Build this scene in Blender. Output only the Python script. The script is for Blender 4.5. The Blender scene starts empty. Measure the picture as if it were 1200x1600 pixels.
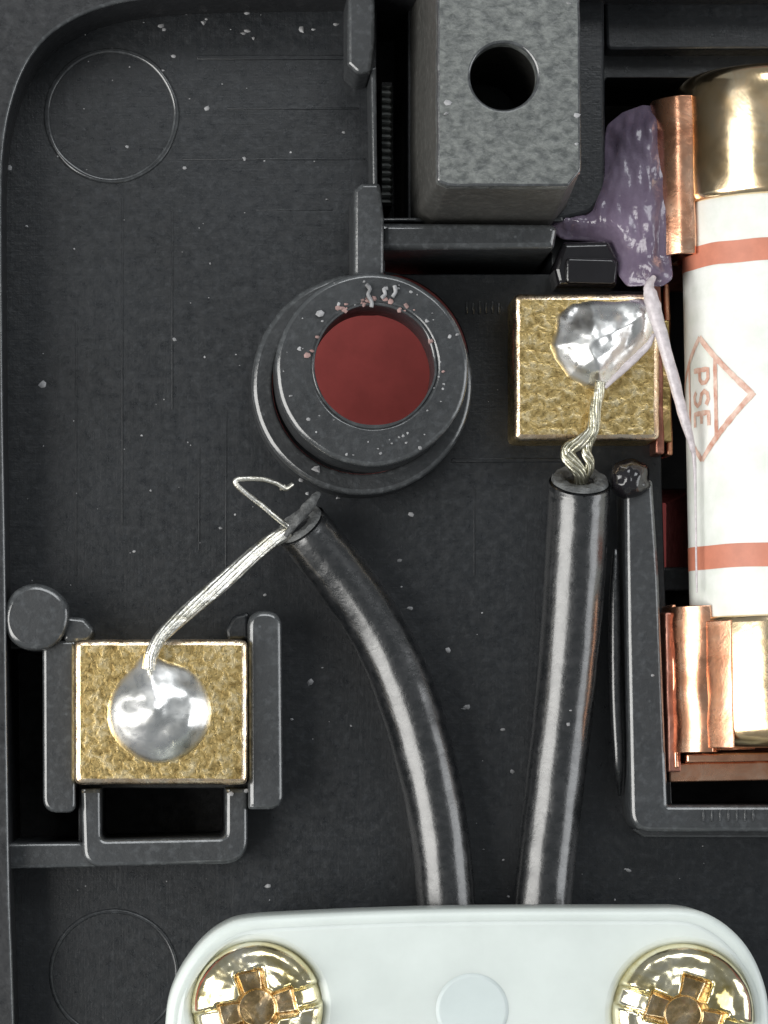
import bpy, bmesh, math, random
import numpy as np
from mathutils import Vector, Matrix, noise
from mathutils.geometry import delaunay_2d_cdt

# ------------------------------------------------------------------ scale
# 1 scene unit = 10 mm.  The plug floor is z = 0.  "px" below = 1/42 mm.
S = 1 / 420.0
D = 5000.0            # camera height above the plug floor, px
XN, YN = 280.0, 1150.0  # point of the floor straight below the lens
CX, CY = 600.0, 800.0

scene = bpy.context.scene
scene.unit_settings.system = 'METRIC'
scene.unit_settings.scale_length = 0.01

# ------------------------------------------------------------------ camera
cam_d = bpy.data.cameras.new('camera')
cam = bpy.data.objects.new('camera', cam_d)
scene.collection.objects.link(cam)
cam.location = ((XN - CX) * S, -(YN - CY) * S, D * S)
cam_d.sensor_fit = 'HORIZONTAL'
cam_d.sensor_width = 36
cam_d.lens = 36 * D / 1200
cam_d.shift_x = (CX - XN) / 1200
cam_d.shift_y = (YN - CY) / 1200
cam_d.clip_start = 0.1
cam_d.clip_end = 500
scene.camera = cam

# ------------------------------------------------------------------ light
world = bpy.data.worlds.new('World')
scene.world = world
world.use_nodes = True
bg = world.node_tree.nodes['Background']
bg.inputs['Color'].default_value = (0.90, 0.96, 1.0, 1)
bg.inputs['Strength'].default_value = 0.22


def area(name, loc, target, sx, sy, power, col):
    d = bpy.data.lights.new(name, 'AREA')
    d.shape = 'RECTANGLE'
    d.size, d.size_y = sx, sy
    d.energy = power
    d.color = col
    o = bpy.data.objects.new(name, d)
    scene.collection.objects.link(o)
    o.location = loc
    v = Vector(target) - Vector(loc)
    o.rotation_euler = v.to_track_quat('-Z', 'Y').to_euler()
    return o


area('window_light', (-14.0, -3.0, 12.3), (0, 0, 0), 13, 17, 4600, (1.0, 0.985, 0.95))
area('top_fill_light', (3.0, 12.0, 15.0), (0, 0, 0), 13, 8, 1500, (0.95, 0.98, 1.0))  # fill added from above the far edge, not a known lamp
area('side_light', (17.0, -1.0, 7.5), (0, 0, 0), 9, 12, 1150, (0.96, 0.98, 1.0))

scene.view_settings.view_transform = 'Standard'
scene.view_settings.look = 'None'
scene.view_settings.exposure = 0.0
scene.view_settings.gamma = 1.0
scene.view_settings.use_curve_mapping = False


# ------------------------------------------------------------------ helpers
def W(X, Y, z=0.0):
    """point at height z seen at photograph position X, Y"""
    k = (D - z) / D
    return Vector(((XN + (X - XN) * k - CX) * S, -(YN + (Y - YN) * k - CY) * S, z * S))


def mesh_obj(name, verts, faces, mat, parent=None, smooth=35, merge=True, edge=None, edgef=()):
    me = bpy.data.meshes.new(name)
    me.from_pydata([tuple(v) for v in verts], [], faces)
    if edge is not None:
        for i in edgef: me.polygons[i].material_index = 1
    bm = bmesh.new(); bm.from_mesh(me)
    if merge:
        bmesh.ops.remove_doubles(bm, verts=bm.verts, dist=1e-6)
    bmesh.ops.recalc_face_normals(bm, faces=bm.faces)
    bm.to_mesh(me); bm.free()
    for p in me.polygons:
        p.use_smooth = True
    if smooth < 180:
        me.set_sharp_from_angle(angle=math.radians(smooth))
    me.materials.append(mat)
    if edge is not None: me.materials.append(edge)
    o = bpy.data.objects.new(name, me)
    scene.collection.objects.link(o)
    if parent is not None:
        o.parent = parent
        o.matrix_parent_inverse = Matrix.Translation(-parent.location)
    return o


def thing(name, label, cat, loc, group=None):
    o = bpy.data.objects.new(name, None)
    o.empty_display_size = 0.2
    scene.collection.objects.link(o)
    o.location = loc
    o['label'] = label; o['category'] = cat
    if group: o['group'] = group
    return o


def circ(x, y, r, n=72, a0=0, a1=360, ry=None):
    ry = ry or r
    full = abs(a1 - a0) >= 360
    m = n if full else n + 1
    return [(x + r * math.cos(math.radians(a0 + (a1 - a0) * i / n)),
             y + ry * math.sin(math.radians(a0 + (a1 - a0) * i / n))) for i in range(m)]


def rnd(pts, r, n=6):
    """round the corners of a polygon; r a number or a list"""
    out = []; N = len(pts)
    for i in range(N):
        p = Vector(pts[i]); a = Vector(pts[i - 1]); b = Vector(pts[(i + 1) % N])
        rr = r[i] if isinstance(r, (list, tuple)) else r
        if rr <= 0: out.append(tuple(p)); continue
        u = (a - p); v = (b - p); lu, lv = u.length, v.length
        u /= lu; v /= lv
        ang = math.acos(max(-1, min(1, u.dot(v))))
        if ang > math.pi - 0.05: out.append(tuple(p)); continue
        t = min(rr / math.tan(ang / 2), lu * .48, lv * .48)
        p0, p1 = p + u * t, p + v * t
        for k in range(n + 1):
            s = k / n
            q = p0 * (1 - s) ** 2 + p * 2 * s * (1 - s) + p1 * s * s
            out.append(tuple(q))
    return out


def box(x0, y0, x1, y1, r=0, n=5):
    return rnd([(x0, y0), (x1, y0), (x1, y1), (x0, y1)], r, n)


def jitter(pts, amp, seed=0, sc=0.02):
    out = []
    for x, y in pts:
        n = noise.noise_vector(Vector((x * sc, y * sc, seed * 7.3)))
        out.append((x + n.x * amp, y + n.y * amp))
    return out


def dens(pts, step):
    out = []; N = len(pts)
    for i in range(N):
        a = pts[i]; b = pts[(i + 1) % N]
        L = math.hypot(b[0] - a[0], b[1] - a[1]); m = max(1, int(L / step))
        for k in range(m):
            out.append((a[0] + (b[0] - a[0]) * k / m, a[1] + (b[1] - a[1]) * k / m))
    return out


def sarea(p):
    return 0.5 * sum(p[i - 1][0] * p[i][1] - p[i][0] * p[i - 1][1] for i in range(len(p)))


def inside(loops, P):
    """even-odd, vectorised"""
    c = np.zeros(len(P), bool)
    for L in loops:
        L = np.asarray(L); A = L; B = np.roll(L, -1, axis=0)
        for (x0, y0), (x1, y1) in zip(A, B):
            m = ((y0 > P[:, 1]) != (y1 > P[:, 1]))
            if y1 != y0:
                xx = x0 + (P[:, 1] - y0) / (y1 - y0) * (x1 - x0)
                c ^= m & (P[:, 0] < xx)
    return c


def offset(loop, d):
    """move a loop by d to its left side"""
    N = len(loop); out = []
    for i in range(N):
        p = Vector(loop[i]); a = Vector(loop[i - 1]); b = Vector(loop[(i + 1) % N])
        e1 = (p - a); e2 = (b - p)
        if e1.length < 1e-9 or e2.length < 1e-9: out.append(tuple(p)); continue
        e1.normalize(); e2.normalize()
        n1 = Vector((-e1.y, e1.x)); n2 = Vector((-e2.y, e2.x))
        m = n1 + n2
        if m.length < 1e-6: m = n1.copy()
        m.normalize()
        c = max(0.45, m.dot(n1))
        out.append(tuple(p + m * (d / c)))
    return out


def clean(loop):
    out = []
    for p in loop:
        if not out or math.hypot(p[0] - out[-1][0], p[1] - out[-1][1]) > 1e-5: out.append(p)
    while len(out) > 2 and math.hypot(out[0][0] - out[-1][0], out[0][1] - out[-1][1]) < 1e-5: out.pop()
    return out


def prism(name, outline, z0, z1, mat, parent=None, b=3, holes=(), draft=0, bb=0, smooth=50, at=None, edge=None):
    """bevelled slab; outline in photograph position of its TOP face; draft widens the foot by px"""
    zt = z1 if at is None else at
    loops = []
    for k, L in enumerate([outline] + list(holes)):
        q = clean([tuple(W(x, y, zt).xy) for x, y in L])
        a = sarea(q)
        if (k == 0) != (a > 0): q = q[::-1]
        loops.append(q)
    b *= S; draft *= S; bb *= S
    rings = [(-draft, z0 * S)]
    if bb: rings = [(-draft + bb, z0 * S), (-draft, z0 * S + bb)]
    if b:
        for t in (0, 30, 60, 90):
            a = math.radians(t)
            rings.append((b * (1 - math.cos(a)), z1 * S - b + b * math.sin(a)))
    else:
        rings.append((0, z1 * S))
    verts = []; faces = []; lastidx = []; firstidx = []; edgef = set()
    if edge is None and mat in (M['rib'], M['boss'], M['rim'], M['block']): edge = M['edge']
    for L in loops:
        n = len(L); base = len(verts)
        for off, z in rings:
            for p in (offset(L, off) if off else L): verts.append((p[0], p[1], z))
        for r in range(len(rings) - 1):
            for i in range(n):
                j = (i + 1) % n
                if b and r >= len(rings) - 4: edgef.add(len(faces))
                faces.append((base + r * n + i, base + r * n + j, base + (r + 1) * n + j, base + (r + 1) * n + i))
        lastidx.append(list(range(base + (len(rings) - 1) * n, base + len(rings) * n)))
        firstidx.append(list(range(base, base + n)))
    for idx, flip in ((lastidx, False), (firstidx, True)):
        pl = [Vector(verts[i][:2]) for g in idx for i in g]
        ids = [i for g in idx for i in g]
        ed = []; k = 0
        for g in idx:
            n = len(g); ed += [(k + i, k + (i + 1) % n) for i in range(n)]; k += n
        vo, eo, fo, ov, oe, of = delaunay_2d_cdt(pl, ed, [], 0, 1e-7)
        z = verts[ids[0]][2]
        mp = []
        for q, orig in zip(vo, ov):
            if orig: mp.append(ids[orig[0]])
            else: verts.append((q.x, q.y, z)); mp.append(len(verts) - 1)
        if not fo: continue
        cen = np.array([[sum(vo[i].x for i in f) / 3, sum(vo[i].y for i in f) / 3] for f in fo])
        ok = inside([[verts[i][:2] for i in g] for g in idx], cen)
        for f, k2 in zip(fo, ok):
            if k2: faces.append(tuple(mp[i] for i in (f if not flip else f[::-1])))
    o = mesh_obj(name, verts, faces, mat, parent, smooth, edge=edge, edgef=edgef)
    for p in o.data.polygons:
        if abs(p.normal.z) > .9995: p.use_smooth = False
    return o


def blob(name, outline, zf, mat, parent=None, step=5, zbase=0, smooth=180):
    """a height field over an outline (photograph px at zbase); zf(x, y, distance from edge) -> height"""
    ol = clean(outline)
    xs = [p[0] for p in ol]; ys = [p[1] for p in ol]
    gx, gy = np.meshgrid(np.arange(min(xs), max(xs), step), np.arange(min(ys), max(ys), step))
    P = np.stack([gx.ravel(), gy.ravel()], 1).astype(float)
    P[:, 0] += (np.arange(len(P)) * 0.37 % 1 - .5) * step * .3
    A = np.array(ol); B = np.roll(A, -1, 0)

    def dist(P):
        d = np.full(len(P), 1e9)
        for a, b2 in zip(A, B):
            ab = b2 - a; t = np.clip(((P - a) @ ab) / max(ab @ ab, 1e-9), 0, 1)
            d = np.minimum(d, np.linalg.norm(P - (a + t[:, None] * ab), axis=1))
        return d
    ok = inside([ol], P); P = P[ok]; dd = dist(P); k = dd > step * .5; P = P[k]; dd = dd[k]
    pts = [Vector(p) for p in ol] + [Vector(p) for p in P]
    n = len(ol)
    vo, eo, fo, ov, oe, of = delaunay_2d_cdt(pts, [(i, (i + 1) % n) for i in range(n)], [], 0, 1e-5)
    Q = np.array([[v.x, v.y] for v in vo]); dq = dist(Q)
    cen = np.array([Q[list(f)].mean(0) for f in fo]); ok = inside([ol], cen)
    verts = [W(x, y, zf(x, y, d)) for (x, y), d in zip(Q, dq)]
    nb = len(verts)
    faces = [tuple(f) for f, k in zip(fo, ok) if k]
    # skirt and underside make it a closed body
    first = {}
    for i, orig in enumerate(ov):
        for o_ in orig:
            if o_ < n: first[o_] = i
    low = []
    for i in range(n):
        x, y = ol[i]; v = W(x, y, zbase); verts.append(Vector((v.x, v.y, (zbase - 4) * S))); low.append(nb + i)
    for i in range(n):
        j = (i + 1) % n
        if i in first and j in first:
            faces.append((first[i], first[j], low[j], low[i]))
    c = W(sum(xs) / n, sum(ys) / n, zbase); verts.append(Vector((c.x, c.y, (zbase - 4) * S)))
    for i in range(n): faces.append((low[i], low[(i + 1) % n], len(verts) - 1))
    return mesh_obj(name, verts, faces, mat, parent, smooth)


def spline(pts, m=8):
    """Catmull-Rom through tuples of any width"""
    P = [np.array(p, float) for p in pts]
    P = [2 * P[0] - P[1]] + P + [2 * P[-1] - P[-2]]
    out = []
    for i in range(1, len(P) - 2):
        for k in range(m):
            t = k / m; a, b, c, d = P[i - 1:i + 3]
            out.append(.5 * ((2 * b) + (-a + c) * t + (2 * a - 5 * b + 4 * c - d) * t * t + (-a + 3 * b - 3 * c + d) * t ** 3))
    out.append(P[-2]); return out


def tube(name, pts, mat, parent=None, n=20, m=8, world=False, flat=1.0, jit=0, seed=0, cap=True, ring_round=True, shear=0):
    """pts: (X, Y, z, r) in px"""
    q = spline(pts, m) if m > 1 else [np.array(p, float) for p in pts]
    C = [W(p[0], p[1], p[2]) for p in q]; R = [p[3] * S for p in q]
    T = [((C[min(i + 1, len(C) - 1)] - C[max(i - 1, 0)]).normalized()) for i in range(len(C))]
    up = Vector((0, 0, 1))
    if abs(T[0].dot(up)) > .95: up = Vector((0, 1, 0))
    verts = []; faces = []
    u = (up - T[0] * up.dot(T[0])).normalized()
    fr = []
    for i, t in enumerate(T):
        u = (u - t * u.dot(t)).normalized(); fr.append((u.copy(), t.cross(u)))
    seq = [(i, 1.0, 0.0) for i in range(len(C))]
    if ring_round and cap:
        e = .18
        seq = [(0, 1 - e, 0.0)] + [(0, 1.0, e)] + seq[1:-1] + [(len(C) - 1, 1.0, -e), (len(C) - 1, 1 - e, 0.0)]
    for i, sc, sh in seq:
        u, v = fr[i]; c = C[i] + T[i] * (sh * R[i])
        for k in range(n):
            a = 2 * math.pi * k / n
            r = R[i] * sc
            if jit:
                r *= 1 + jit * noise.noise(Vector((i * .35, math.cos(a) * 1.2 + seed * 5.1, math.sin(a) * 1.2)))
            sv_ = shear * math.cos(a) * r * max(0, 1 - (C[i] - C[0]).length / (90 * S))
            verts.append(c + u * (math.cos(a) * r * flat) + v * (math.sin(a) * r) + T[0] * sv_)
    N = len(seq)
    for i in range(N - 1):
        for k in range(n):
            k2 = (k + 1) % n
            faces.append((i * n + k, i * n + k2, (i + 1) * n + k2, (i + 1) * n + k))
    if cap:
        faces.append(tuple(range(n))[::-1]); faces.append(tuple(range((N - 1) * n, N * n)))
    return mesh_obj(name, verts, faces, mat, parent, 60)


# ------------------------------------------------------------------ materials
class NT:
    def __init__(s, name):
        s.m = bpy.data.materials.new(name); s.m.use_nodes = True
        s.t = s.m.node_tree; s.b = s.t.nodes['Principled BSDF']
        s.co = s.t.nodes.new('ShaderNodeTexCoord').outputs['Object']
        g = s.t.nodes.new('ShaderNodeNewGeometry'); s.pos = g.outputs['Position']
        s.h = None

    def n(s, typ, **kw):
        x = s.t.nodes.new(typ)
        for k, v in kw.items(): setattr(x, k, v)
        return x

    def link(s, a, b): s.t.links.new(a, b)

    def mapping(s, scale=(1, 1, 1), rot=(0, 0, 0)):
        x = s.n('ShaderNodeMapping'); x.inputs['Scale'].default_value = scale; x.inputs['Rotation'].default_value = rot
        s.link(s.pos, x.inputs['Vector']); return x.outputs[0]

    def noise(s, scale, detail=4, rough=.55, vec=None, dist=0):
        x = s.n('ShaderNodeTexNoise'); x.inputs['Scale'].default_value = scale; x.inputs['Detail'].default_value = detail
        x.inputs['Roughness'].default_value = rough; x.inputs['Distortion'].default_value = dist
        s.link(vec if vec is not None else s.pos, x.inputs['Vector']); return x.outputs['Fac']

    def vor(s, scale, feat='F1', out='Distance', vec=None, rand=1):
        x = s.n('ShaderNodeTexVoronoi', feature=feat); x.inputs['Scale'].default_value = scale
        x.inputs['Randomness'].default_value = rand
        s.link(vec if vec is not None else s.pos, x.inputs['Vector']); return x.outputs[out]

    def ramp(s, fac, stops):
        x = s.n('ShaderNodeValToRGB'); e = x.color_ramp.elements
        while len(e) < len(stops): e.new(.5)
        for el, (p, c) in zip(e, stops):
            el.position = p; el.color = (c, c, c, 1) if isinstance(c, (int, float)) else (*c, 1)
        s.link(fac, x.inputs['Fac']); return x.outputs['Color']

    def mix(s, fac, a, b, blend='MIX'):
        x = s.n('ShaderNodeMix', data_type='RGBA', blend_type=blend)
        for sock, v in ((x.inputs[0], fac), (x.inputs[6], a), (x.inputs[7], b)):
            if hasattr(v, 'is_linked'): s.link(v, sock)
            elif isinstance(v, (int, float)): sock.default_value = v if sock is x.inputs[0] else (v, v, v, 1)
            else: sock.default_value = (*v, 1)
        return x.outputs[2]

    def bump(s, fac, strength, dist=.01):
        x = s.n('ShaderNodeBump'); x.inputs['Strength'].default_value = strength; x.inputs['Distance'].default_value = dist
        s.link(fac, x.inputs['Height'])
        if s.h is not None: s.link(s.h, x.inputs['Normal'])
        s.h = x.outputs[0]; s.link(s.h, s.b.inputs['Normal'])

    def set(s, **kw):
        for k, v in kw.items():
            sock = s.b.inputs[k.replace('_', ' ')]
            if hasattr(v, 'is_linked'): s.link(v, sock)
            elif isinstance(v, tuple) and len(v) == 3 and sock.type == 'RGBA': sock.default_value = (*v, 1)
            else: sock.default_value = v


def plastic(name, col, rough=.42, wear=.5, grain=1.0, streak=True, flecks=.15, spec=.5):
    t = NT(name)
    n1 = t.noise(2.2, 5); n2 = t.noise(38, 4, .6)
    dark = tuple(c * .62 for c in col); lite = tuple(c * 1.7 + .006 for c in col)
    c = t.mix(t.ramp(n1, [(.3, 0), (.7, 1)]), dark, col)
    c = t.mix(t.ramp(n2, [(.5, 0), (.75, wear)]), c, lite)
    # pale scuffs, drawn out along the mould's cutter marks
    s1 = t.noise(9, 5, .7, t.mapping((14, .55, 1))); s2 = t.noise(8, 5, .7, t.mapping((.5, 15, 1)))
    if streak:
        c = t.mix(t.ramp(s1, [(.62, 0), (.78, .5 * wear)]), c, lite)
        c = t.mix(t.ramp(s2, [(.64, 0), (.8, .45 * wear)]), c, lite)
    if flecks:
        v = t.vor(11); f = t.ramp(v, [(.03, flecks), (.075, 0)])
        c = t.mix(f, c, tuple(x * 4 + .03 for x in col))
    t.set(Base_Color=c, Roughness=t.ramp(t.noise(24, 5, .7), [(.25, rough - .12), (.75, rough + .16)]))
    t.set(Specular_IOR_Level=spec)
    if streak:
        t.bump(s1, .12 * grain, .006); t.bump(s2, .10 * grain, .006)
    t.bump(t.noise(55, 6, .7), .22 * grain, .006)
    t.bump(t.noise(9, 4), .16 * grain, .012)
    return t.m


M = {}
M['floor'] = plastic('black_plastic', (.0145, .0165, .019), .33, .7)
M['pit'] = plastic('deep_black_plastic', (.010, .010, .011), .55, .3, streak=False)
M['rib'] = plastic('greyer_black_plastic', (.030, .033, .036), .46, .8, 1.3, streak=False, flecks=.3)  # greyer, rougher variant of the black shell plastic
M['boss'] = plastic('boss_black_plastic', (.024, .0265, .029), .42, .8, 1.4, streak=False, flecks=.35)
M['rim'] = plastic('rim_black_plastic', (.022, .023, .025), .33, .6, .8, streak=False)


M['edge'] = plastic('highlit_plastic_edge', (.060, .064, .067), .14, .9, .5, streak=False, flecks=0, spec=1.0)  # bevel faces: highlight helped along by a paler, shinier plastic
M['edge_soft'] = plastic('soft_highlit_plastic_edge', (.04, .043, .046), .24, .9, .6, streak=False, flecks=0)  # weaker bevel highlight, likewise put into the paler colour


def grey_block():
    t = NT('scuffed_grey_plastic')
    w = t.noise(24, 5, .65, t.mapping((1.0, 1.5, 1), (0, 0, .7)), .35)
    w2 = t.noise(40, 5, .7)
    c = t.mix(t.ramp(w, [(.36, 0), (.5, .55), (.64, 1)]), (.062, .068, .066), (.175, .185, .176))
    c = t.mix(t.ramp(w2, [(.35, .4), (.6, 0)]), c, (.035, .038, .042))
    t.set(Base_Color=c, Roughness=.36)
    t.bump(w, .35, .012); t.bump(w2, .3, .008); t.bump(t.noise(90, 3), .3, .004)
    return t.m


M['block'] = grey_block()
M['block_side'] = plastic('grey_brown_plastic', (.066, .065, .060), .5, .6, 1.2, streak=False, flecks=.2)


def metal(name, cols, rough=(.2, .45), sc=6, bumps=.4, stain=None, dist=1.0, fine=50):
    t = NT(name)
    w = t.noise(sc, 5, .62, None, dist)
    c = t.ramp(w, [(.32, cols[0]), (.5, cols[1]), (.68, cols[2])])
    f = t.noise(sc * 3.1, 4, .6, None, dist)
    c = t.mix(t.ramp(f, [(.56, 0), (.7, .55)]), c, stain or cols[0])
    t.set(Base_Color=c, Metallic=1.0, Roughness=t.ramp(f, [(.3, rough[0]), (.7, rough[1])]))
    t.bump(w, bumps, .02); t.bump(t.noise(fine, 4), bumps * .5, .005)
    return t.m


M['brass'] = metal('tarnished_brass', [(.34, .23, .08), (.72, .53, .22), (1.0, .83, .50)], (.22, .42), 32, .20, (.24, .14, .05), .5, 120)
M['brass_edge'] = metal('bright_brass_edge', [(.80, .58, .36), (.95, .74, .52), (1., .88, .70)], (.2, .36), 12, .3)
M['brass_dark'] = metal('dull_brass', [(.22, .16, .06), (.45, .34, .14), (.7, .5, .25)], (.3, .5), 10, .5)
M['solder'] = metal('solder', [(.78, .78, .75), (.92, .92, .90), (.99, .98, .97)], (.22, .38), 5, .06, (.74, .73, .70), .8, 30)
M['tin'] = metal('tinned_copper', [(.66, .63, .52), (.90, .88, .80), (.98, .97, .93)], (.26, .44), 14, .4)
M['tin_dull'] = metal('dull_tinned_copper', [(.34, .33, .24), (.55, .53, .42), (.78, .76, .66)], (.26, .44), 14, .4)
M['copper'] = metal('copper', [(.62, .27, .15), (.86, .45, .28), (.96, .66, .48)], (.20, .34), 4, .16, (.62, .30, .18), .6)
M['copper_red'] = metal('oxidised_copper', [(.26, .11, .08), (.42, .20, .15), (.58, .32, .25)], (.34, .55), 5, .4)
M['cap'] = metal('plated_cap', [(.88, .60, .30), (.94, .72, .44), (.97, .84, .62)], (.13, .26), 3, .10, (.80, .50, .26), .5, 25)
M['zinc'] = metal('yellow_zinc', [(.62, .50, .20), (.92, .84, .58), (1., .95, .80)], (.12, .26), 4, .10, (.60, .48, .24), .8, 30)
M['zinc_deep'] = metal('brown_recess', [(.34, .23, .10), (.60, .43, .22), (.90, .74, .52)], (.18, .36), 9, .25, (.46, .28, .20))  # browner metal for the cut-out faces


def simple(name, col, rough=.5, sub=0, sc=10, var=.12, bump=.2, coat=0, trans=0, alt=None, dist=.01):
    t = NT(name)
    w = t.noise(sc, 5, .6)
    alt = alt or tuple(c * (1 - var * 2) for c in col)
    c = t.mix(t.ramp(w, [(.35, 1), (.65, 0)]), col, alt)
    t.set(Base_Color=c, Roughness=rough)
    if sub:
        t.set(Subsurface_Weight=sub, Subsurface_Radius=(.3, .3, .28)); t.b.inputs['Subsurface Scale'].default_value = .3
    if coat: t.set(Coat_Weight=coat, Coat_Roughness=.08)
    if trans: t.set(Transmission_Weight=trans)
    t.bump(w, bump, dist); t.bump(t.noise(sc * 6, 4), bump * .6, dist * .4)
    return t.m


M['nylon'] = simple('white_nylon', (.66, .72, .69), .36, .35, 3, .05, .10)
M['nylon_in'] = simple('grey_white_nylon', (.60, .675, .665), .40, .35, 3, .04, .10)
M['ceramic'] = simple('white_ceramic', (.82, .83, .80), .42, .1, 9, .05, .3, alt=(.70, .73, .67))
M['print'] = simple('red_brown_print', (.60, .22, .14), .5, 0, 14, .08, .1)
M['print_fine'] = simple('thin_brown_print', (.50, .24, .17), .5, 0, 24, .2, .1, alt=(.74, .56, .47))
M['jelly'] = simple('purple_glue', (.33, .265, .37), .05, 0, 6, .25, .35, .3, .46, (.22, .17, .25), .03)
M['black_glue'] = simple('black_glue', (.012, .011, .013), .12, 0, 6, .2, .4, .5)
M['table'] = simple('red_table', (.43, .078, .072), .55, 0, 8, .08, .2)
M['string'] = simple('pale_strand', (.66, .60, .62), .3, .1, 30, .15, .6, .3)
M['dust'] = simple('dust', (.42, .42, .43), .7, 0, 20, .3, .1)
M['dust_pink'] = simple('pink_crumbs', (.42, .27, .25), .7, 0, 20, .3, .1)
M['cut'] = simple('cut_rubber', (.16, .165, .165), .6, 0, 16, .35, .8, dist=.03)


def rubber():
    t = NT('black_wire_sleeve')
    n = t.noise(26, 5, .65)
    c = t.mix(t.ramp(n, [(.4, 0), (.75, .5)]), (.009, .010, .011), (.028, .028, .03))
    t.set(Base_Color=c, Roughness=t.ramp(n, [(.3, .2), (.7, .38)]))
    t.set(Coat_Weight=.7, Coat_Roughness=.20, Coat_IOR=1.7, Specular_IOR_Level=.6)
    t.bump(t.noise(5, 3), .4, .02); t.bump(n, .5, .006); t.bump(t.noise(70, 3), .15, .003)
    return t.m


M['rubber'] = rubber()

random.seed(4)
# ------------------------------------------------------------------ table
TZ = -930
tb = prism('table_top', box(-9000, -8000, 11000, 10000), TZ - 60, TZ, M['table'], None, b=0, at=0)
tb['kind'] = 'structure'

# ------------------------------------------------------------------ plug housing
H = thing('plug_housing', 'open black moulded plastic plug shell holding all the metal fittings', 'plug', W(600, 900, 0))
boss_hole = circ(583, 575, 150, 72)
well = [(945, 122), (1480, 122), (1480, 1257), (1050, 1257), (1034, 745), (1033, 455), (946, 452)]
term_r = [(800, 452), (1033, 455), (1033, 690), (800, 690)]
slot = box(589, 12, 637, 342, 3)
pit_h = box(602, 394, 862, 428, 4)
pit_l = box(14, 1014, 122, 1316, 4)
pit_b = box(158, 1232, 356, 1312, 6)
mark1 = circ(174, 180, 104, 72)
mark2 = circ(176, 1524, 103, 72)
plate = [(-70, -110), (1640, -110), (1640, 2100), (-70, 2100)]
prism('base_plate', plate, -220, 0, M['floor'], H, b=2,
      holes=[boss_hole, rnd(well, 6), slot, pit_h, pit_l, pit_b])
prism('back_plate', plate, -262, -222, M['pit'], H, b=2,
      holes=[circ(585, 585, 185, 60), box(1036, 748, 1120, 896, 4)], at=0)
prism('added_shade_frame', box(1000, 700, 1150, 940, 6), -520, -266, M['pit'], H, b=3, at=0, holes=[box(1036, 748, 1120, 896, 4)])  # added below the well opening to darken what shows through it
prism('ejector_mark', jitter(circ(174, 180, 106, 96), 1.5, 2), -2, 3.6, M['floor'], H, b=3.2, holes=[jitter(circ(174, 180, 97, 96), 1.5, 6)], edge=M['edge'])
prism('ejector_mark', jitter(circ(178, 1522, 102, 96), 1.5, 2), -2, 3.2, M['floor'], H, b=3, holes=[jitter(circ(178, 1522, 95, 96), 1.5, 6)], edge=M['edge_soft'])

# outer wall (its inner edge runs round the photographed corner)
inner = [(26, 1720), (20, 1520), (15, 1370), (11, 1100), (9, 900), (5, 640), (3, 420), (3, 300), (5, 240), (14, 178), (34, 116), (64, 68),
         (104, 36), (158, 12), (225, -2), (330, -10), (560, -14), (1560, -14), (1560, 2080), (26, 2080)]
inner = [tuple(p) for p in spline(inner[:17], 4)] + inner[17:]
outer = [(-90, 2180), (-90, 200), (-60, 60), (20, -60), (150, -120), (1700, -120), (1700, 2180)]
prism('outer_wall', rnd(outer, 60, 6), -262, 135, M['rim'], H, b=5, holes=[dens(inner, 60)])

# shallow mould lines on the floor
for (x0, y0, x1, y1, h) in [(308, 86, 544, 93, 3), (355, 168, 560, 171, 1.6), (285, 247, 570, 250, 1.6), (400, 327, 520, 329, 1.2),
                            (706, 716, 884, 722, 3.5), (402, 6, 480, 10, 2)]:
    prism('mould_line', box(x0, y0, x1, y1), -2, h * .7, M['floor'], H, b=1)
for (x, y0, y1) in [(190, 310, 820), (268, 330, 640), (352, 640, 930), (118, 500, 900), (310, 700, 860), (740, 760, 900)]:
    prism('mould_line', box(x, y0, x + 2.5, y1), -2, 1.0, M['floor'], H, b=.6)
# small moulded ticks
for i in range(6):
    prism('moulded_tick', box(728 + i * 10, 470 + (i % 2) * 3, 731 + i * 10, 490), -1, 3, M['rib'], H, b=1)

# raised ledge top right and the walls round the earth pin
prism('ledge', rnd([(940, -100), (1560, -100), (1560, 76), (948, 78)], [0, 0, 0, 10]), -2, 46, M['floor'], H, b=5)
prism('pin_wall', rnd([(860, -100), (944, -100), (946, 300), (925, 332), (868, 346), (860, 300)], [0, 0, 40, 22, 6, 0]), -210, 60, M['floor'], H, b=6)
prism('rib', rnd([(544, -100), (586, -100), (586, 60), (580, 112), (560, 116), (543, 100), (543, 40)], [0, 0, 10, 8, 12, 8, 5]), -2, 120, M['rib'], H, b=6)
prism('rib', rnd([(579, 106), (588, 104), (590, 290), (582, 290)], 2), -2, 96, M['rib'], H, b=3)
prism('rib', rnd([(553, 296), (566, 286), (594, 286), (600, 340), (600, 474), (553, 474)], [8, 8, 6, 6, 4, 4]), -2, 140, M['rib'], H, b=6)
prism('rib', rnd([(598, 348), (862, 350), (872, 356), (866, 388), (598, 390)], [2, 10, 10, 6, 2]), -200, 118, M['rib'], H, b=9)
prism('rib', rnd([(598, 340), (880, 338), (880, 346), (598, 346)], 2), -200, 60, M['rim'], H, b=3)

# screw boss: collar and top ring
col = prism('boss_collar', circ(566, 600, 173, 96), -2, 78, M['boss'], H, b=8, holes=[circ(566, 600, 140, 72)])
top = prism('screw_boss', jitter(circ(581, 577, 151, 96), 1.5, 2), 78, 196, M['boss'], H, b=7,
            holes=[jitter(circ(585, 570, 95, 96), 2.5, 5)])
lip = prism('boss_lip', jitter(circ(585, 570, 98, 96), 2.0, 8), 190, 199, M['rib'], H, b=3, holes=[jitter(circ(585, 571, 94, 96), 2.5, 9)])
prism('boss_neck', [(556, 425), (598, 425), (600, 476), (556, 480)], 120, 188, M['rib'], H, b=5)

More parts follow.
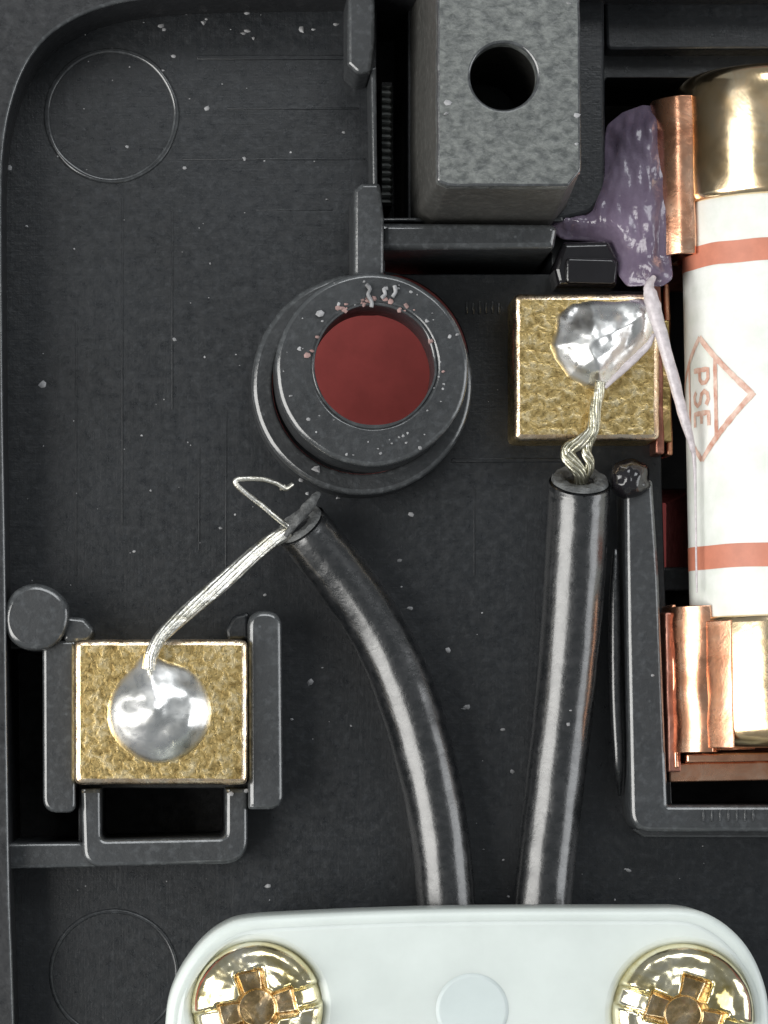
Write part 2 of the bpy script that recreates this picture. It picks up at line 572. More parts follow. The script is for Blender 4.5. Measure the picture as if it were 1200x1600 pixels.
# bracket round the left terminal
prism('round_post', jitter(circ(56, 964, 52, 48), 3, 3), -200, 130, M['rib'], H, b=9)
prism('post_web', rnd([(98, 962), (132, 966), (148, 984), (140, 1002), (98, 1004)], 12), -2, 112, M['rib'], H, b=6)
prism('bracket_side', rnd([(66, 1000), (118, 1000), (118, 1270), (67, 1270)], [4, 2, 14, 24], 8), -210, 108, M['rib'], H, b=6)
prism('bracket_side', rnd([(387, 954), (440, 954), (443, 1265), (388, 1265)], [26, 26, 24, 5], 9), -2, 116, M['rib'], H, b=8)
prism('bracket_shoulder', rnd([(352, 984), (364, 962), (388, 956), (390, 1000), (354, 1000)], [10, 14, 2, 2, 2]), -2, 92, M['floor'], H, b=6)
prism('bracket_tray', rnd([(126, 1232), (158, 1232), (158, 1312), (352, 1308), (352, 1232), (387, 1232), (387, 1350), (130, 1355)],
                          [2, 2, 10, 10, 2, 2, 40, 30], 9), -210, 96, M['rib'], H, b=7)
prism('bracket_arm', [(-60, 1318), (150, 1316), (150, 1355), (-60, 1360)], -210, 84, M['rib'], H, b=6)

# wall round the fuse well
prism('fuse_wall', rnd([(976, 752), (1020, 748), (1030, 900), (1044, 1258), (1560, 1258), (1560, 1301), (986, 1300), (980, 1000)],
                       [10, 8, 4, 3, 0, 0, 34, 0], 9), -2, 92, M['rib'], H, b=7)
prism('wall_foot', rnd([(984, 1294), (1560, 1302), (1560, 1310), (1006, 1308)], 6), -2, 22, M['rib'], H, b=3)
tube('fin', [(962, 858, 60, 5), (960, 950, 66, 9), (961, 1080, 66, 9), (966, 1190, 60, 8), (968, 1242, 30, 3)], M['rubber'], H, n=12)
prism('well_step', box(1036, 886, 1100, 924, 2), -220, -130, M['rib'], H, b=4)
for i in range(7):
    prism('moulded_tick', box(1098 + i * 13, 1266, 1101 + i * 13, 1283), 88, 94, M['rib'], H, b=1)
prism('stop_block', rnd([(880, 378), (952, 376), (968, 410), (964, 446), (872, 446), (866, 420)], [8, 8, 8, 3, 3, 6]), -2, 74, M['black_glue'], H, b=8)
prism('stop_block_step', rnd([(884, 402), (958, 404), (966, 414), (962, 444), (884, 442)], 8), 66, 84, M['black_glue'], H, b=4)

# serrated strip in the slot
sv = []; sf = []
nt = 16
for i in range(nt * 2 + 1):
    y = 134 + i * (316 - 134) / (nt * 2); up = (i % 2)
    for x, z in ((594, -30), (597, 66 - up * 14), (611 - up * 4, 66 - up * 14), (614, -30)):
        sv.append(W(x, y, z))
for i in range(nt * 2):
    for k in range(3): sf.append((i * 4 + k, i * 4 + k + 1, i * 4 + 5 + k, i * 4 + 4 + k))
t_ = mesh_obj('serrated_strip', sv, sf, M['block'], H, 20)
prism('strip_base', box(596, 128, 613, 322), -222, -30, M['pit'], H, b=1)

# ------------------------------------------------------------------ earth pin block
E = thing('pin_block', 'scuffed grey plastic block with a round screw hole, at the top edge', 'plug pin', W(780, 120, 0))
bt = rnd([(683, -140), (906, -140), (908, 268), (888, 291), (700, 291), (683, 284)], [0, 0, 8, 6, 8, 8])
prism('base_block', jitter(dens(bt, 20), .8, 12, .05), -216, 308, M['block_side'], E, b=1, draft=26, at=330, holes=[circ(787, 119, 74, 64)], edge=M['block_side'])
prism('top_face', jitter(dens(bt, 14), 1.4, 12, .08), 306, 331, M['block'], E, b=4, holes=[circ(787, 119, 52, 64)])
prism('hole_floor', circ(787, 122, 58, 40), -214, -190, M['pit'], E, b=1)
prism('pin_blade', [(700, 20), (880, 20), (880, 170), (700, 170)], TZ + 1, -264, M['brass_dark'], E, b=4, at=0)

# ------------------------------------------------------------------ terminals
ZT = 92     # top of the right block
ZL = 138    # top of the left block


def terminal(label, x0, y0, x1, y1, z1, rr):
    T = thing('brass_terminal', label, 'terminal', W((x0 + x1) / 2, (y0 + y1) / 2, 0), 'square brass terminals with soldered wires')
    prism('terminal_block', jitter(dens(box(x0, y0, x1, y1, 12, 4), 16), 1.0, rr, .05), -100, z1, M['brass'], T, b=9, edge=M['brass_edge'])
    w = (x1 - x0) * .3; h = (y1 - y0) * .22; cx, cy = (x0 + x1) / 2, (y0 + y1) / 2
    prism('pin_blade', box(cx - w, cy - h, cx + w, cy + h, 3), TZ + 1, -101, M['brass_dark'], T, b=4, at=0)
    return T


TL = terminal('brass terminal block under a round silver solder dome, lower left', 116, 999, 387, 1226, ZL, 3)
TR = terminal('brass terminal block under an irregular solder blob, beside the fuse', 803, 459, 1031, 688, ZT, 6)
# brazed lug between the right terminal and the fuse clip
prism('side_lug', [(1031, 500), (1046, 500), (1050, 690), (1033, 690)], -100, 40, M['brass_dark'], TR, b=3)


def nz(x, y, s, seed=0): return noise.noise(Vector((x * s, y * s, seed)))


def solder_dome(x, y, d):
    cx, cy = 250, 1110
    r = math.hypot(x - cx, y - cy); a = math.atan2(y - cy, x - cx)
    h = 37 * (1 - (1 - min(1, d / 76)) ** 2) + 2 * min(1, d / 6)
    h += 7 * nz(x, y, .022, 11) * min(1, d / 30) + .4 * nz(x, y, .09, 8) * min(1, d / 10)
    h -= 4 * math.exp(-((x - 262) ** 2 + (y - 1085) ** 2) / 700)
    h -= 4 * math.exp(-((x - 292) ** 2 + (y - 1060) ** 2) / 250)
    h += 5 * math.exp(-((x - 246) ** 2 + (y - 1112) ** 2) / 220)
    return ZL + h


blob('solder_joint', dens(jitter([(249 + (80 + 15 * math.exp(-((k * 4 - 258) / 13) ** 2)) * math.cos(math.radians(k * 4)), 1112 + (80 + 15 * math.exp(-((k * 4 - 258) / 13) ** 2)) * math.sin(math.radians(k * 4))) for k in range(90)], 4, 4, .015), 4), solder_dome, M['solder'], TL, 3.0, ZL - 1)
so = [(866, 520), (870, 492), (892, 474), (925, 468), (960, 470), (1000, 466), (1024, 474), (1028, 500), (1018, 528), (990, 562), (960, 596), (944, 612),
      (916, 606), (888, 590), (868, 562), (858, 540)]


def solder_irr(x, y, d):
    h = 34 * (1 - (1 - min(1, d / 70)) ** 2) + 2 * min(1, d / 6)
    h += (10 * nz(x, y, .022, 5) + 4.5 * nz(x, y, .045, 9) + .7 * nz(x, y, .12, 2)) * min(1, d / 26)
    h -= 8 * math.exp(-((x - 903) ** 2 / 500 + (y - 498) ** 2 / 300))
    h -= 6 * math.exp(-((x - 985) ** 2 / 300 + (y - 505) ** 2 / 700))
    return ZT + h


blob('solder_joint', dens(rnd(so, 14, 4), 7), solder_irr, M['solder'], TR, 3.0, ZT - 1)
for (x, y) in [(378, 1236), (372, 1244)]:
    pass

# ------------------------------------------------------------------ wires
def insulated(label, path, end_dir, loc):
    w = thing('insulated_wire', label, 'wire', loc, 'black sleeved wires running up from the clamp')
    tube('sleeve', path, M['rubber'], w, n=40, m=10, jit=.02, seed=len(label), shear=.40)
    # the ragged cut end
    x, y, z, r = path[0]; x2, y2, z2, _ = path[1]
    p = W(x, y, z); t = (p - W(x2, y2, z2)).normalized()
    up = Vector((0, 0, 1)); u = (up - t * up.dot(t)).normalized(); v = t.cross(u)
    vs = []; fs = []; n = 36; rr = [(.93, 0), (.90, .10), (.62, .13), (.50, .06), (.46, -.05)]
    for f, dz in rr:
        for k in range(n):
            a = 2 * math.pi * k / n
            g = 1 + .05 * noise.noise(Vector((math.cos(a) * 2, math.sin(a) * 2, f * 3 + r)))
            e = dz + .09 * noise.noise(Vector((math.cos(a) * 3, math.sin(a) * 3, f * 5))) * (f < .92)
            vs.append(p + (u * math.cos(a) + v * math.sin(a)) * (r * S * f * g) + t * ((e - .40 * f * math.cos(a)) * r * S))
    for i in range(len(rr) - 1):
        for k in range(n):
            k2 = (k + 1) % n; fs.append((i * n + k, i * n + k2, (i + 1) * n + k2, (i + 1) * n + k))
    fs.append(tuple(range((len(rr) - 1) * n, len(rr) * n)))
    mesh_obj('cut_end', vs, fs, M['cut'], w, 60)
    return w


WL = insulated('bent black wire curving from the clamp up to the boss, bare tip soldered lower left',
               [(468, 820, 84, 43), (489, 845, 82, 43), (535, 902, 74, 44), (588, 980, 68, 45), (634, 1080, 64, 47), (668, 1200, 64, 46), (688, 1310, 66, 45),
                (698, 1430, 70, 45), (702, 1560, 74, 45), (704, 1800, 74, 45)], None, W(690, 1400, 0))
WR = insulated('straight black wire rising from the clamp to the right brass terminal',
               [(906, 752, 96, 47), (904, 790, 92, 47), (898, 900, 80, 47), (886, 1060, 68, 46), (868, 1220, 62, 45), (852, 1360, 64, 45),
                (845, 1450, 68, 45), (838, 1600, 74, 45), (830, 1800, 74, 45)], None, W(850, 1400, 0))


def strands(parent, path, count, rad, twist, spread, mat=None, name='strand'):
    q = spline(path, 10)
    for s in range(count):
        pts = []
        for i, p in enumerate(q):
            j = min(i + 1, len(q) - 1); k = max(i - 1, 0)
            t = Vector((q[j][0] - q[k][0], q[j][1] - q[k][1])); t.normalize()
            n = Vector((-t.y, t.x)); a = 2 * math.pi * s / count + twist * i / len(q)
            sp = spread * p[3]
            pts.append((p[0] + n.x * math.cos(a) * sp, p[1] + n.y * math.cos(a) * sp, p[2] + math.sin(a) * sp, rad))
        tube(name, pts[::2] if len(pts) > 30 else pts, mat or M['tin'], parent, n=8, m=2, jit=.12, seed=s)


strands(WL, [(452, 830, 100, 1), (430, 842, 108, 1), (400, 864, 120, 1), (345, 912, 142, 1.25), (300, 950, 158, 1.1), (266, 980, 168, .9), (248, 1000, 172, .8), (236, 1024, 172, .8), (232, 1046, 168, .8)],
        9, 4.6, 3.0, 7.6)
tube('loose_strand', [(456, 826, 112, 4), (436, 812, 126, 4.2), (412, 792, 138, 4.2), (386, 772, 146, 4.2), (370, 758, 150, 4.2), (369, 750, 150, 4.2), (384, 748, 148, 4.0), (412, 749, 142, 3.8),
                      (434, 756, 132, 3.8), (446, 763, 126, 4.4), (458, 756, 120, 3)], M['tin'], WL, n=8)
tube('loose_strand', [(446, 758, 128, 3), (441, 762, 126, 3.6), (438, 766, 124, 2)], M['tin'], WL, n=6, m=3)
tube('sleeve_flap', [(446, 838, 128, 4), (470, 806, 134, 8), (486, 786, 130, 8), (498, 770, 118, 4)], M['cut'], WL, n=10, jit=.3)
strands(WR, [(908, 756, 96, 1), (906, 738, 112, 1.0), (890, 716, 116, 1.15), (888, 702, 119, 1.0), (908, 690, 122, 1), (926, 672, 125, .9), (930, 640, 126, .8), (936, 612, 127, .7), (938, 596, 127, .6)],
        8, 3.6, 5.8, 7.6, M['tin_dull'])
strands(WR, [(908, 752, 98, 1), (922, 728, 113, .9), (916, 704, 118, 1), (926, 680, 124, .8)], 5, 3.0, 5.6, 5.5, M['tin_dull'])
tube('solder_tail', [(945, 606, 128, 3), (965, 586, 129, 5), (990, 562, 130, 6), (1012, 540, 128, 5), (1022, 522, 126, 3)], M['string'], TR, n=10, jit=.2)

gs = tube('pale_filament', [(1022, 432, 116, 4), (1014, 448, 123, 8), (1018, 466, 127, 11.5), (1024, 492, 130, 11), (1037, 536, 130, 9.5), (1052, 590, 129, 9), (1067, 646, 126, 8), (1080, 692, 122, 5.5),
                            (1085, 722, 116, 3), (1087, 800, 114, 1.7), (1088, 880, 114, 1.6), (1089, 926, 114, 1.4)], M['string'], None, n=10, jit=.18)
gs['label'] = 'thin pale filament slanting from the right solder blob down the fuse side'; gs['category'] = 'filament'

# ------------------------------------------------------------------ fuse
FR = 133.0; FZ = 50.0
fa = Vector(W(1196, 100, FZ)); fb = Vector(W(1218, 1185, FZ))
fdir = (fb - fa).normalized()
flen = (fb - fa).length / S
fx = Vector((0, 0, 1)); fside = fx.cross(fdir).normalized()   # points to +x or -x
if fside.x < 0: fside = -fside
F = thing('fuse', 'white ceramic cartridge fuse with metal end caps and red bands', 'fuse', tuple(fa))


def fp(s, ang, r):
    """s px along the fuse from its top end, ang degrees from straight up, positive to the right"""
    a = math.radians(ang)
    return fa + fdir * (s * S) + (fside * math.sin(a) + fx * math.cos(a)) * (r * S)


def lathe(name, prof, mat, n=72, jit=0):
    vs = []; fs = []
    for s, r in prof:
        for k in range(n): vs.append(fp(s, 360 * k / n, r))
    for i in range(len(prof) - 1):
        for k in range(n):
            k2 = (k + 1) % n; fs.append((i * n + k, i * n + k2, (i + 1) * n + k2, (i + 1) * n + k))
    fs.append(tuple(range(n))); fs.append(tuple(range((len(prof) - 1) * n, len(prof) * n)))
    return mesh_obj(name, vs, fs, mat, F, 40)


cap = [(0, 60), (0, 108), (2, 118), (6, 126), (12, 133), (20, 138), (30, 140.5), (44, 141), (190, 141), (198, 139), (201, 135), (201, 130)]
lathe('ceramic_body', [(70, FR)] + [(20 + i * 52.0, FR) for i in range(2, 20)] + [(flen - 44, FR)], M['ceramic'])
lathe('end_cap', [(s + 20, r) for s, r in cap], M['cap'])
L1 = flen - 18
lathe('end_cap', [(L1 - s, r) for s, r in cap], M['cap'])


def band(s0, s1, a0=-180, a1=180, r=FR + .7, mat=None, name='printed_band', n=72):
    vs = []; fs = []
    for i in range(n + 1):
        a = a0 + (a1 - a0) * i / n
        w = 1.6 * noise.noise(Vector((a * .05, s0 * .01, 0)))
        vs += [fp(s0 + w, a, r), fp(s1 + w, a, r)]
    for i in range(n): fs.append((i * 2, i * 2 + 1, i * 2 + 3, i * 2 + 2))
    return mesh_obj(name, vs, fs, mat or M['print'], F, 180)


# the height field of a round fuse bends the band in the picture; s measured at the left side
band(288, 322)
band(747, 783)


def stroke(pts, w, parent, name='printed_stroke'):
    """polyline on the fuse: (arc px from the mark's centre, s px along)"""
    q = dens(pts, 5)[: -max(1, int(math.hypot(pts[-1][0] - pts[0][0], pts[-1][1] - pts[0][1]) / 5))] + [pts[-1]]
    vs = []; fs = []
    for i, p in enumerate(q):
        a = Vector(q[max(i - 1, 0)]); b = Vector(q[min(i + 1, len(q) - 1)])
        t = (b - a)
        t = t.normalized() if t.length > 1e-6 else Vector((1, 0))
        n = Vector((-t.y, t.x)); ww = w * (.5 + .13 * noise.noise(Vector((p[0] * .1, p[1] * .1, 3))))
        for sg in (-1, 1):
            u = p[0] + n.x * ww * sg; v = p[1] + n.y * ww * sg
            vs.append(fp(MS + v, MA + math.degrees(u / FR), FR + .9))
    for i in range(len(q) - 1): fs.append((i * 2, i * 2 + 1, i * 2 + 3, i * 2 + 2))
    mesh_obj(name, vs, fs, M['print_fine'], F, 180)


MA, MS = -64.0, 522.0
h = 94
stroke([(0, -h), (h, 0)], 9, F); stroke([(h + 3, -2), (0, h)], 9, F); stroke([(0, h), (-h, 0)], 8, F); stroke([(-h, 0), (0, -h)], 8, F)
stroke([(33, -60), (33, 60)], 7, F); stroke([(-36, -58), (-36, 58)], 7, F)
# three small capitals, turned a quarter so that they read downwards
def letter(pts, s0, w=20, hh=36):
    stroke([(-hh / 2 + ly * hh, s0 + lx * w) for lx, ly in pts], 7.5, F)


letter([(0, 0), (0, 1), (.7, 1), (1, .85), (1, .6), (.7, .45), (.05, .45)], -44)
letter([(1, .85), (.6, 1), (.2, .95), (0, .75), (.2, .55), (.8, .45), (1, .25), (.75, .04), (.3, 0), (0, .15)], -11, 21)
letter([(1, 1), (0, 1), (0, 0), (1, 0)], 22)
letter([(.05, .52), (.8, .52)], 22)


# ------------------------------------------------------------------ fuse clips
def sheet(name, prof, s0, s1, th, mat, parent, nseg=10, flare=0, wob=2):
    """a bent metal strip: prof = list of (side px from fuse axis, height px from fuse axis), swept along the fuse"""
    n = len(prof); P = [Vector(p) for p in prof]
    nr = []
    for i in range(n):
        t = (P[min(i + 1, n - 1)] - P[max(i - 1, 0)]).normalized(); nr.append(Vector((-t.y, t.x)))
    vs = []; fs = []
    for j in range(nseg + 1):
        s = s0 + (s1 - s0) * j / nseg
        for sg in (0, 1):
            for i in range(n):
                ww = wob * noise.noise(Vector((i * .6, s * .02, 4)))
                q = P[i] + nr[i] * (th * sg + ww)
                vs.append(fa + fdir * (s * S) + fside * (q.x * S) + fx * (q.y * S))
    R = 2 * n
    for j in range(nseg):
        for i in range(n - 1):
            a = j * R; b = (j + 1) * R
            fs.append((a + i, a + i + 1, b + i + 1, b + i)); fs.append((a + n + i, b + n + i, b + n + i + 1, a + n + i + 1))
        for i in (0, n - 1):
            a = j * R; b = (j + 1) * R
            fs.append((a + i, b + i, b + n + i, a + n + i))
    for j in (0, nseg):
        a = j * R
        for i in range(n - 1): fs.append((a + i, a + n + i, a + n + i + 1, a + i + 1))
    o = mesh_obj(name, vs, fs, mat, parent, 40)
    bv = o.modifiers.new('edge', 'BEVEL'); bv.width = min(3.2, abs(th) * .4) * S; bv.segments = 3; bv.limit_method = 'ANGLE'; bv.angle_limit = math.radians(50)
    o.data.polygons.foreach_set('use_smooth', [True] * len(o.data.polygons))
    return o


def arcp(r, a0, a1, n=8):
    return [(r * math.sin(math.radians(a0 + (a1 - a0) * i / n)), r * math.cos(math.radians(a0 + (a1 - a0) * i / n))) for i in range(n + 1)]


C1 = thing('fuse_clip', 'copper clip gripping the upper end cap, next to the purple glue', 'clip', fp(120, 180, 150), 'copper clips gripping the fuse ends')
sheet('spring_arm', [(-172, 4), (-171, 20), (-166, 34), (-158, 46), (-148, 54), (-138, 58), (-129, 57), (-126, 50)] + [(-140, 18), (-150, -20), (-152, -60)] + arcp(152, -115, -175), 58, 300, 9, M['copper'], C1)
sheet('spring_arm', [(170, 34), (164, 38), (158, 30)] + [(152, -10), (152, -60)] + arcp(152, 115, 175), 66, 300, 9, M['copper'], C1)
sheet('clip_foot', [(-182, -100), (-160, -100), (-150, -150), (0, -170), (150, -150), (160, -100), (182, -100)], 66, 330, 8, M['copper_red'], C1)
sheet('contact_strip', [(-176, -150), (-170, -60), (-168, 0)], 296, 600, 14, M['copper_red'], C1)
sheet('contact_strip', [(-160, -150), (-155, -80), (-150, -30)], 330, 600, 10, M['copper'], C1)
sheet('grip', arcp(143, -64, -115, 12), 74, 216, 4, M['copper'], C1, wob=1.5)
sheet('grip', arcp(143, 64, 115, 12), 74, 216, -4, M['copper'], C1, wob=1.5)
C2 = thing('fuse_clip', 'copper clip gripping the lower end cap, above the black fuse wall', 'clip', fp(950, 180, 150), 'copper clips gripping the fuse ends')
sheet('spring_arm', [(-159, 14), (-158, 30), (-154, 44), (-147, 55), (-138, 62), (-128, 66), (-119, 66), (-114, 60), (-122, 46), (-140, 18), (-149, -20), (-150, -60)] + arcp(152, -115, -175), 838, 1062, 9, M['copper'], C2, wob=5)
sheet('spring_arm', [(152, 74), (140, 82), (130, 76), (136, 56), (146, 20), (152, -20), (150, -60)] + arcp(152, 115, 175), 838, 1062, 9, M['copper'], C2, wob=5)
sheet('clip_side', [(-176, -140), (-178, -40), (-176, 6), (-169, 20), (-162, 16)], 846, 1092, 12, M['copper_red'], C2)
sheet('clip_side', [(-164, -140), (-163, 16), (-160, 30)], 834, 1086, 7, M['copper'], C2)
sheet('clip_foot', [(-182, -150), (-90, -160), (0, -162), (90, -160), (182, -150)], 840, 1098, 8, M['copper_red'], C2)
sheet('grip', arcp(143, -39, -115, 12), 862, 1056, 4, M['copper'], C2, wob=1.5)
sheet('grip', arcp(143, 39, 115, 12), 862, 1056, -4, M['copper'], C2, wob=1.5)
# turned-up end plate behind the cap, with its lip
sheet('end_plate', [(-172, 4), (-60, 10), (0, 8), (60, 10), (172, 4)], 1078, 1108, -150, M['copper'], C2, wob=1, nseg=3)
sheet('end_lip', [(-150, 40), (0, 46), (150, 40)], 1064, 1078, -150, M['copper'], C2, wob=1, nseg=2)

# ------------------------------------------------------------------ purple glue
go = [(1040, 168), (1048, 200), (1050, 300), (1048, 400), (1052, 436), (1034, 448), (1010, 446), (980, 448), (966, 430), (960, 402), (946, 380), (905, 376), (878, 374), (858, 358),
      (856, 328), (876, 304), (900, 310), (916, 296), (928, 262), (944, 226), (948, 196), (972, 176), (1004, 164)]


def glue_z(x, y, d):
    base = 40 + 60 * max(0, min(1, (x - 920) / 130)) - 20 * max(0, (330 - y) / 150)
    if y > 400: base += 20 * (y - 400) / 45
    t = min(1, d / 38); h = 26 * t * t * (3 - 2 * t)
    h += (7 * nz(x, y * .35, .05, 2) + 4 * nz(x, y * .3, .12, 7)) * min(1, d / 14)
    h -= 12 * math.exp(-((x - 914) ** 2 / 500 + (y - 332) ** 2 / 300))
    return base + h


gl = blob('glue_blob', dens(rnd(go, 14, 4), 8), glue_z, M['jelly'], None, 4, 20)
gl['label'] = 'glossy purple glue smear between the grey block and the upper fuse clip'; gl['category'] = 'glue'
bg2 = blob('black_glue_lump', dens(jitter(circ(984, 748, 34, 32), 9, 6, .04), 6),
           lambda x, y, d: 86 + 36 * math.sqrt(max(0, 1 - (1 - min(d, 28) / 28) ** 2)) + 5 * nz(x, y, .08, 1), M['black_glue'], None, 4, 82)
bg2['label'] = 'small glossy black glue lump on top of the wall, right of the straight wire'; bg2['category'] = 'glue'

# ------------------------------------------------------------------ cable clamp
K = thing('cable_clamp', 'milky white nylon clamp bar screwed down across both black wires', 'clamp', W(720, 1580, 0))
ko = []
ko += circ(432, 1602, 174, 14, 180, 250) + [(400, 1434), (560, 1424), (720, 1420), (900, 1419), (1050, 1420)] + circ(1044, 1578, 158, 14, 285, 360)
ko = [(258, 1605), (262, 1570), (272, 1538), (290, 1505), (318, 1470), (350, 1446), (388, 1434), (480, 1428), (600, 1423), (720, 1420), (860, 1419), (1000, 1419), (1076, 1420),
      (1118, 1434), (1154, 1462), (1180, 1498), (1198, 1545), (1204, 1590), (1206, 1640), (1196, 1700), (1160, 1752), (1100, 1780), (720, 1790), (380, 1782), (310, 1750), (268, 1690)]
ko = [tuple(p) for p in spline(ko + [ko[0]], 4)[:-1]]
prism('clamp_bar', ko, 150, 262, M['nylon'], K, b=12, bb=4, holes=[circ(402, 1574, 102, 64), circ(1066, 1584, 108, 64)])
ki = [(0.5 * 0 + (x - 728) * .974 + 728, (y - 1606) * .945 + 1610) for x, y in ko]
prism('raised_face', ki, 250, 263.6, M['nylon'], K, b=11,
      holes=[circ(402, 1574, 103.5, 64), circ(1066, 1584, 109.5, 64)])
prism('centre_pad', circ(738, 1578, 62, 56), 255, 265.4, M['nylon_in'], K, b=10)
prism('clamp_foot', box(336, 1470, 500, 1740, 20), 2, 152, M['nylon'], K, b=4, at=150)
prism('clamp_foot', box(1000, 1470, 1160, 1740, 20), 2, 152, M['nylon'], K, b=4, at=150)
prism('saddle', box(560, 1440, 960, 1770, 20), 112, 152, M['nylon'], K, b=4, at=150)


# ------------------------------------------------------------------ screws
def screw(label, cx, cy, R, rot, seed):
    zb = 256
    T = thing('clamp_screw', label, 'screw', W(cx, cy, zb), 'yellow zinc screws in the white clamp')
    cr, sr = math.cos(math.radians(rot)), math.sin(math.radians(rot))
    n = 74
    vs = []; fs = []; mats = []
    c = W(cx, cy, zb)

    ss = lambda e, w: 1 / (1 + math.exp(max(-40, min(40, (abs(e) - w) / 1.1))))

    def cutf(x, y):
        cut = ss(y, 15) * 20                       # the straight slot
        for u, v in ((x, y), (y, -x)):             # the cross, its wings widening outwards
            cut = max(cut, ss(v, 15 + abs(u) * .10) * ss(u, 58) * (40 - abs(u) * .15))
        return max(cut, ss(math.hypot(x, y), 31) * 40)

    def hgt(x, y):   # local px, x along the slot
        r = min(1, math.hypot(x, y) / R)
        z = 50 * math.sqrt(max(0, 1 - r ** 2.6)) ** .8
        cut = cutf(x, y)
        z = z - cut * min(1, z / 12) + 2.4 * nz(x, y, .03, seed) + .5 * nz(x, y, .12, seed)
        if cut < 6: z -= 6 * math.exp(-((r - .68) / .15) ** 2)
        return z
    rings = 84; seg = 216
    vs.append(c + Vector((0, 0, hgt(0, 0) * S))); dep = [40]
    for i in range(1, rings + 1):
        r = R * (i / rings)
        for k in range(seg):
            a = 2 * math.pi * k / seg; x = r * math.cos(a); y = r * math.sin(a)
            h_ = hgt(x, y) if i < rings else -8
            X = x * cr + y * sr; Y = -x * sr + y * cr
            vs.append(c + Vector((X * S, Y * S, h_ * S)))
    for k in range(seg): fs.append((0, 1 + k, 1 + (k + 1) % seg))
    for i in range(1, rings):
        for k in range(seg):
            k2 = (k + 1) % seg; a = 1 + (i - 1) * seg; b = 1 + i * seg
            fs.append((a + k, b + k, b + k2, a + k2))
    # split into head and recess by distance: the recess keeps its own browner finish
    head = []; rec = []
    for f in fs:
        m_ = sum((vs[i] for i in f), Vector()) / len(f) - c
        x = (m_.x * cr - m_.y * sr) / S; y = (m_.x * sr + m_.y * cr) / S
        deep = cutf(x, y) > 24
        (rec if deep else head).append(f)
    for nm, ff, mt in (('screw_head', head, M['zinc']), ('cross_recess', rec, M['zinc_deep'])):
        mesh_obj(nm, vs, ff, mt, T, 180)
    for o in T.children:
        bm = bmesh.new(); bm.from_mesh(o.data)
        bmesh.ops.delete(bm, geom=[v for v in bm.verts if not v.link_faces], context='VERTS')
        for f in bm.faces:
            if f.normal.z < 0: f.normal_flip()
        bm.to_mesh(o.data); bm.free()
    prism('screw_shank', circ(cx, cy, 42, 32), 4, 250, M['zinc'], T, b=2)
    prism('washer_face', circ(cx, cy, R * .97, 64), 240, zb, M['zinc'], T, b=3)
    return T


screw('yellow metal screw with brown cross recess, left end of the white clamp', 402, 1574, 98, -14, 2)
screw('yellow metal screw with golden cross recess, right end of the white clamp', 1066, 1584, 105, 17, 6)

# ------------------------------------------------------------------ dust
def specks(name, spots, mat, label, cat=None, parent=None):
    vs = []; fs = []
    for (x, y, z, r) in spots:
        b0 = len(vs); c = W(x, y, z)
        a0 = random.random() * 6; el = random.uniform(.5, 1)
        ring = []
        for k in range(6):
            a = a0 + k * math.pi / 3; rr = r * S * random.uniform(.6, 1.2)
            ring.append(c + Vector((math.cos(a) * rr, math.sin(a) * rr * el, 0)))
        vs += ring + [c + Vector((0, 0, r * S * .7)), c - Vector((0, 0, .5 * S))]
        for k in range(6):
            fs.append((b0 + k, b0 + (k + 1) % 6, b0 + 6)); fs.append((b0 + (k + 1) % 6, b0 + k, b0 + 7))
    o = mesh_obj(name, vs, fs, mat, parent, 60, merge=False)
    if parent is None: o['label'] = label
    o['kind'] = 'stuff'
    return o


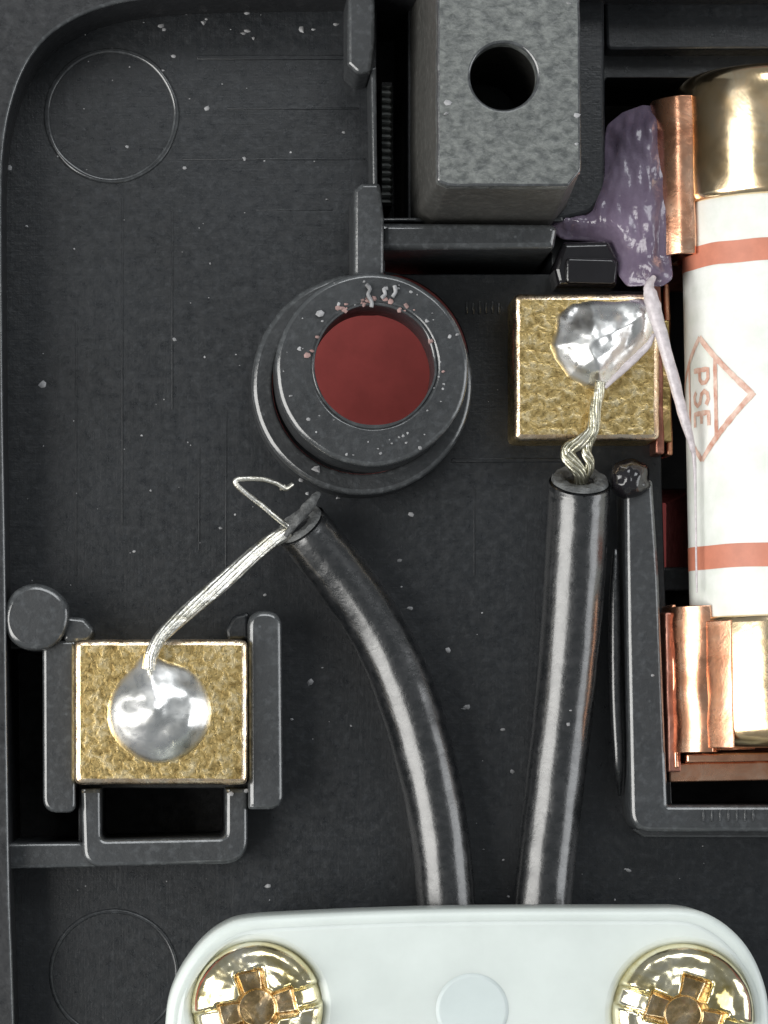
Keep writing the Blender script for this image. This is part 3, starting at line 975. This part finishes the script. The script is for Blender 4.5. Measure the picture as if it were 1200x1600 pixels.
sp = [(250, 40, 0, 6), (256, 46, 0, 4), (278, 8, 0, 6), (318, 35, 0, 5), (322, 30, 0, 3), (342, 2, 0, 5), (385, 20, 0, 5), (386, 48, 0, 6), (380, 52, 0, 4), (471, 46, 0, 6), (490, 46, 0, 4),
      (525, 38, 0, 5), (323, 169, 0, 5), (382, 248, 0, 5), (271, 88, 0, 4), (66, 600, 0, 6), (272, 530, 0, 4), (14, 262, 0, 5), (495, 733, 80, 8), (565, 729, 80, 7), (500, 490, 200, 6),
      (700, 160, 332, 6), (697, 178, 332, 4), (902, 180, 331, 5), (901, 225, 331, 4), (888, 5, 330, 6), (1020, 1055, 92, 3), (655, 1388, 0, 4), (418, 1384, 0, 5), (484, 1066, 0, 6),
      (730, 1105, 0, 6), (724, 1108, 0, 4), (785, 1140, 0, 4), (800, 1205, 0, 5), (982, 1360, 0, 5), (978, 1358, 0, 3), (888, 1132, 112, 4), (892, 1110, 112, 3), (642, 804, 0, 5), (625, 876, 0, 4),
      (641, 951, 0, 5), (470, 750, 60, 5), (480, 771, 60, 4), (528, 778, 0, 4), (385, 1236, 96, 5), (360, 1240, 98, 5), (456, 1124, 0, 3), (604, 1018, 0, 4), (700, 1017, 0, 5)]
for _ in range(230):
    x, y = random.uniform(20, 1190), random.uniform(10, 1410)
    if 380 < x < 760 and 400 < y < 790: continue
    if x > 790 and y < 1320: continue
    if x < 460 and 940 < y < 1370: continue
    if 540 < x < 920 and y < 440: continue
    sp.append((x, y, 1, random.choice([.9, 1.2, 1.2, 1.5, 1.8, 2.2, 3])))
for _ in range(46):
    a = random.random() * 6.28; r = random.uniform(100, 146)
    sp.append((581 + r * math.cos(a), 575 + r * math.sin(a), 197, random.choice([1.5, 2, 2.6, 3.5])))
specks('dust_specks', sp, M['dust'], 'pale dust specks scattered over the black plastic')
pk = []
for _ in range(26):
    a = random.gauss(-1.6, .6); r = random.uniform(94, 108)
    pk.append((585 + r * math.cos(a), 571 + r * math.sin(a), 198, random.uniform(2, 6)))
for _ in range(14):
    pk.append((random.uniform(898, 904), random.uniform(60, 280), 328, random.uniform(2, 4)))
specks('pink_crumbs', pk, M['dust_pink'], 'pinkish plastic crumbs along the rim of the boss hole')
for pts in ([(572, 444), (578, 452), (575, 460), (581, 472), (580, 480)], [(596, 466), (602, 460), (600, 452), (606, 450)], [(616, 446), (618, 456), (613, 464)]):
    tube('plastic_burr', [(x, y, 202, 3.2) for x, y in pts], M['dust'], H, n=6, m=3, jit=.4)
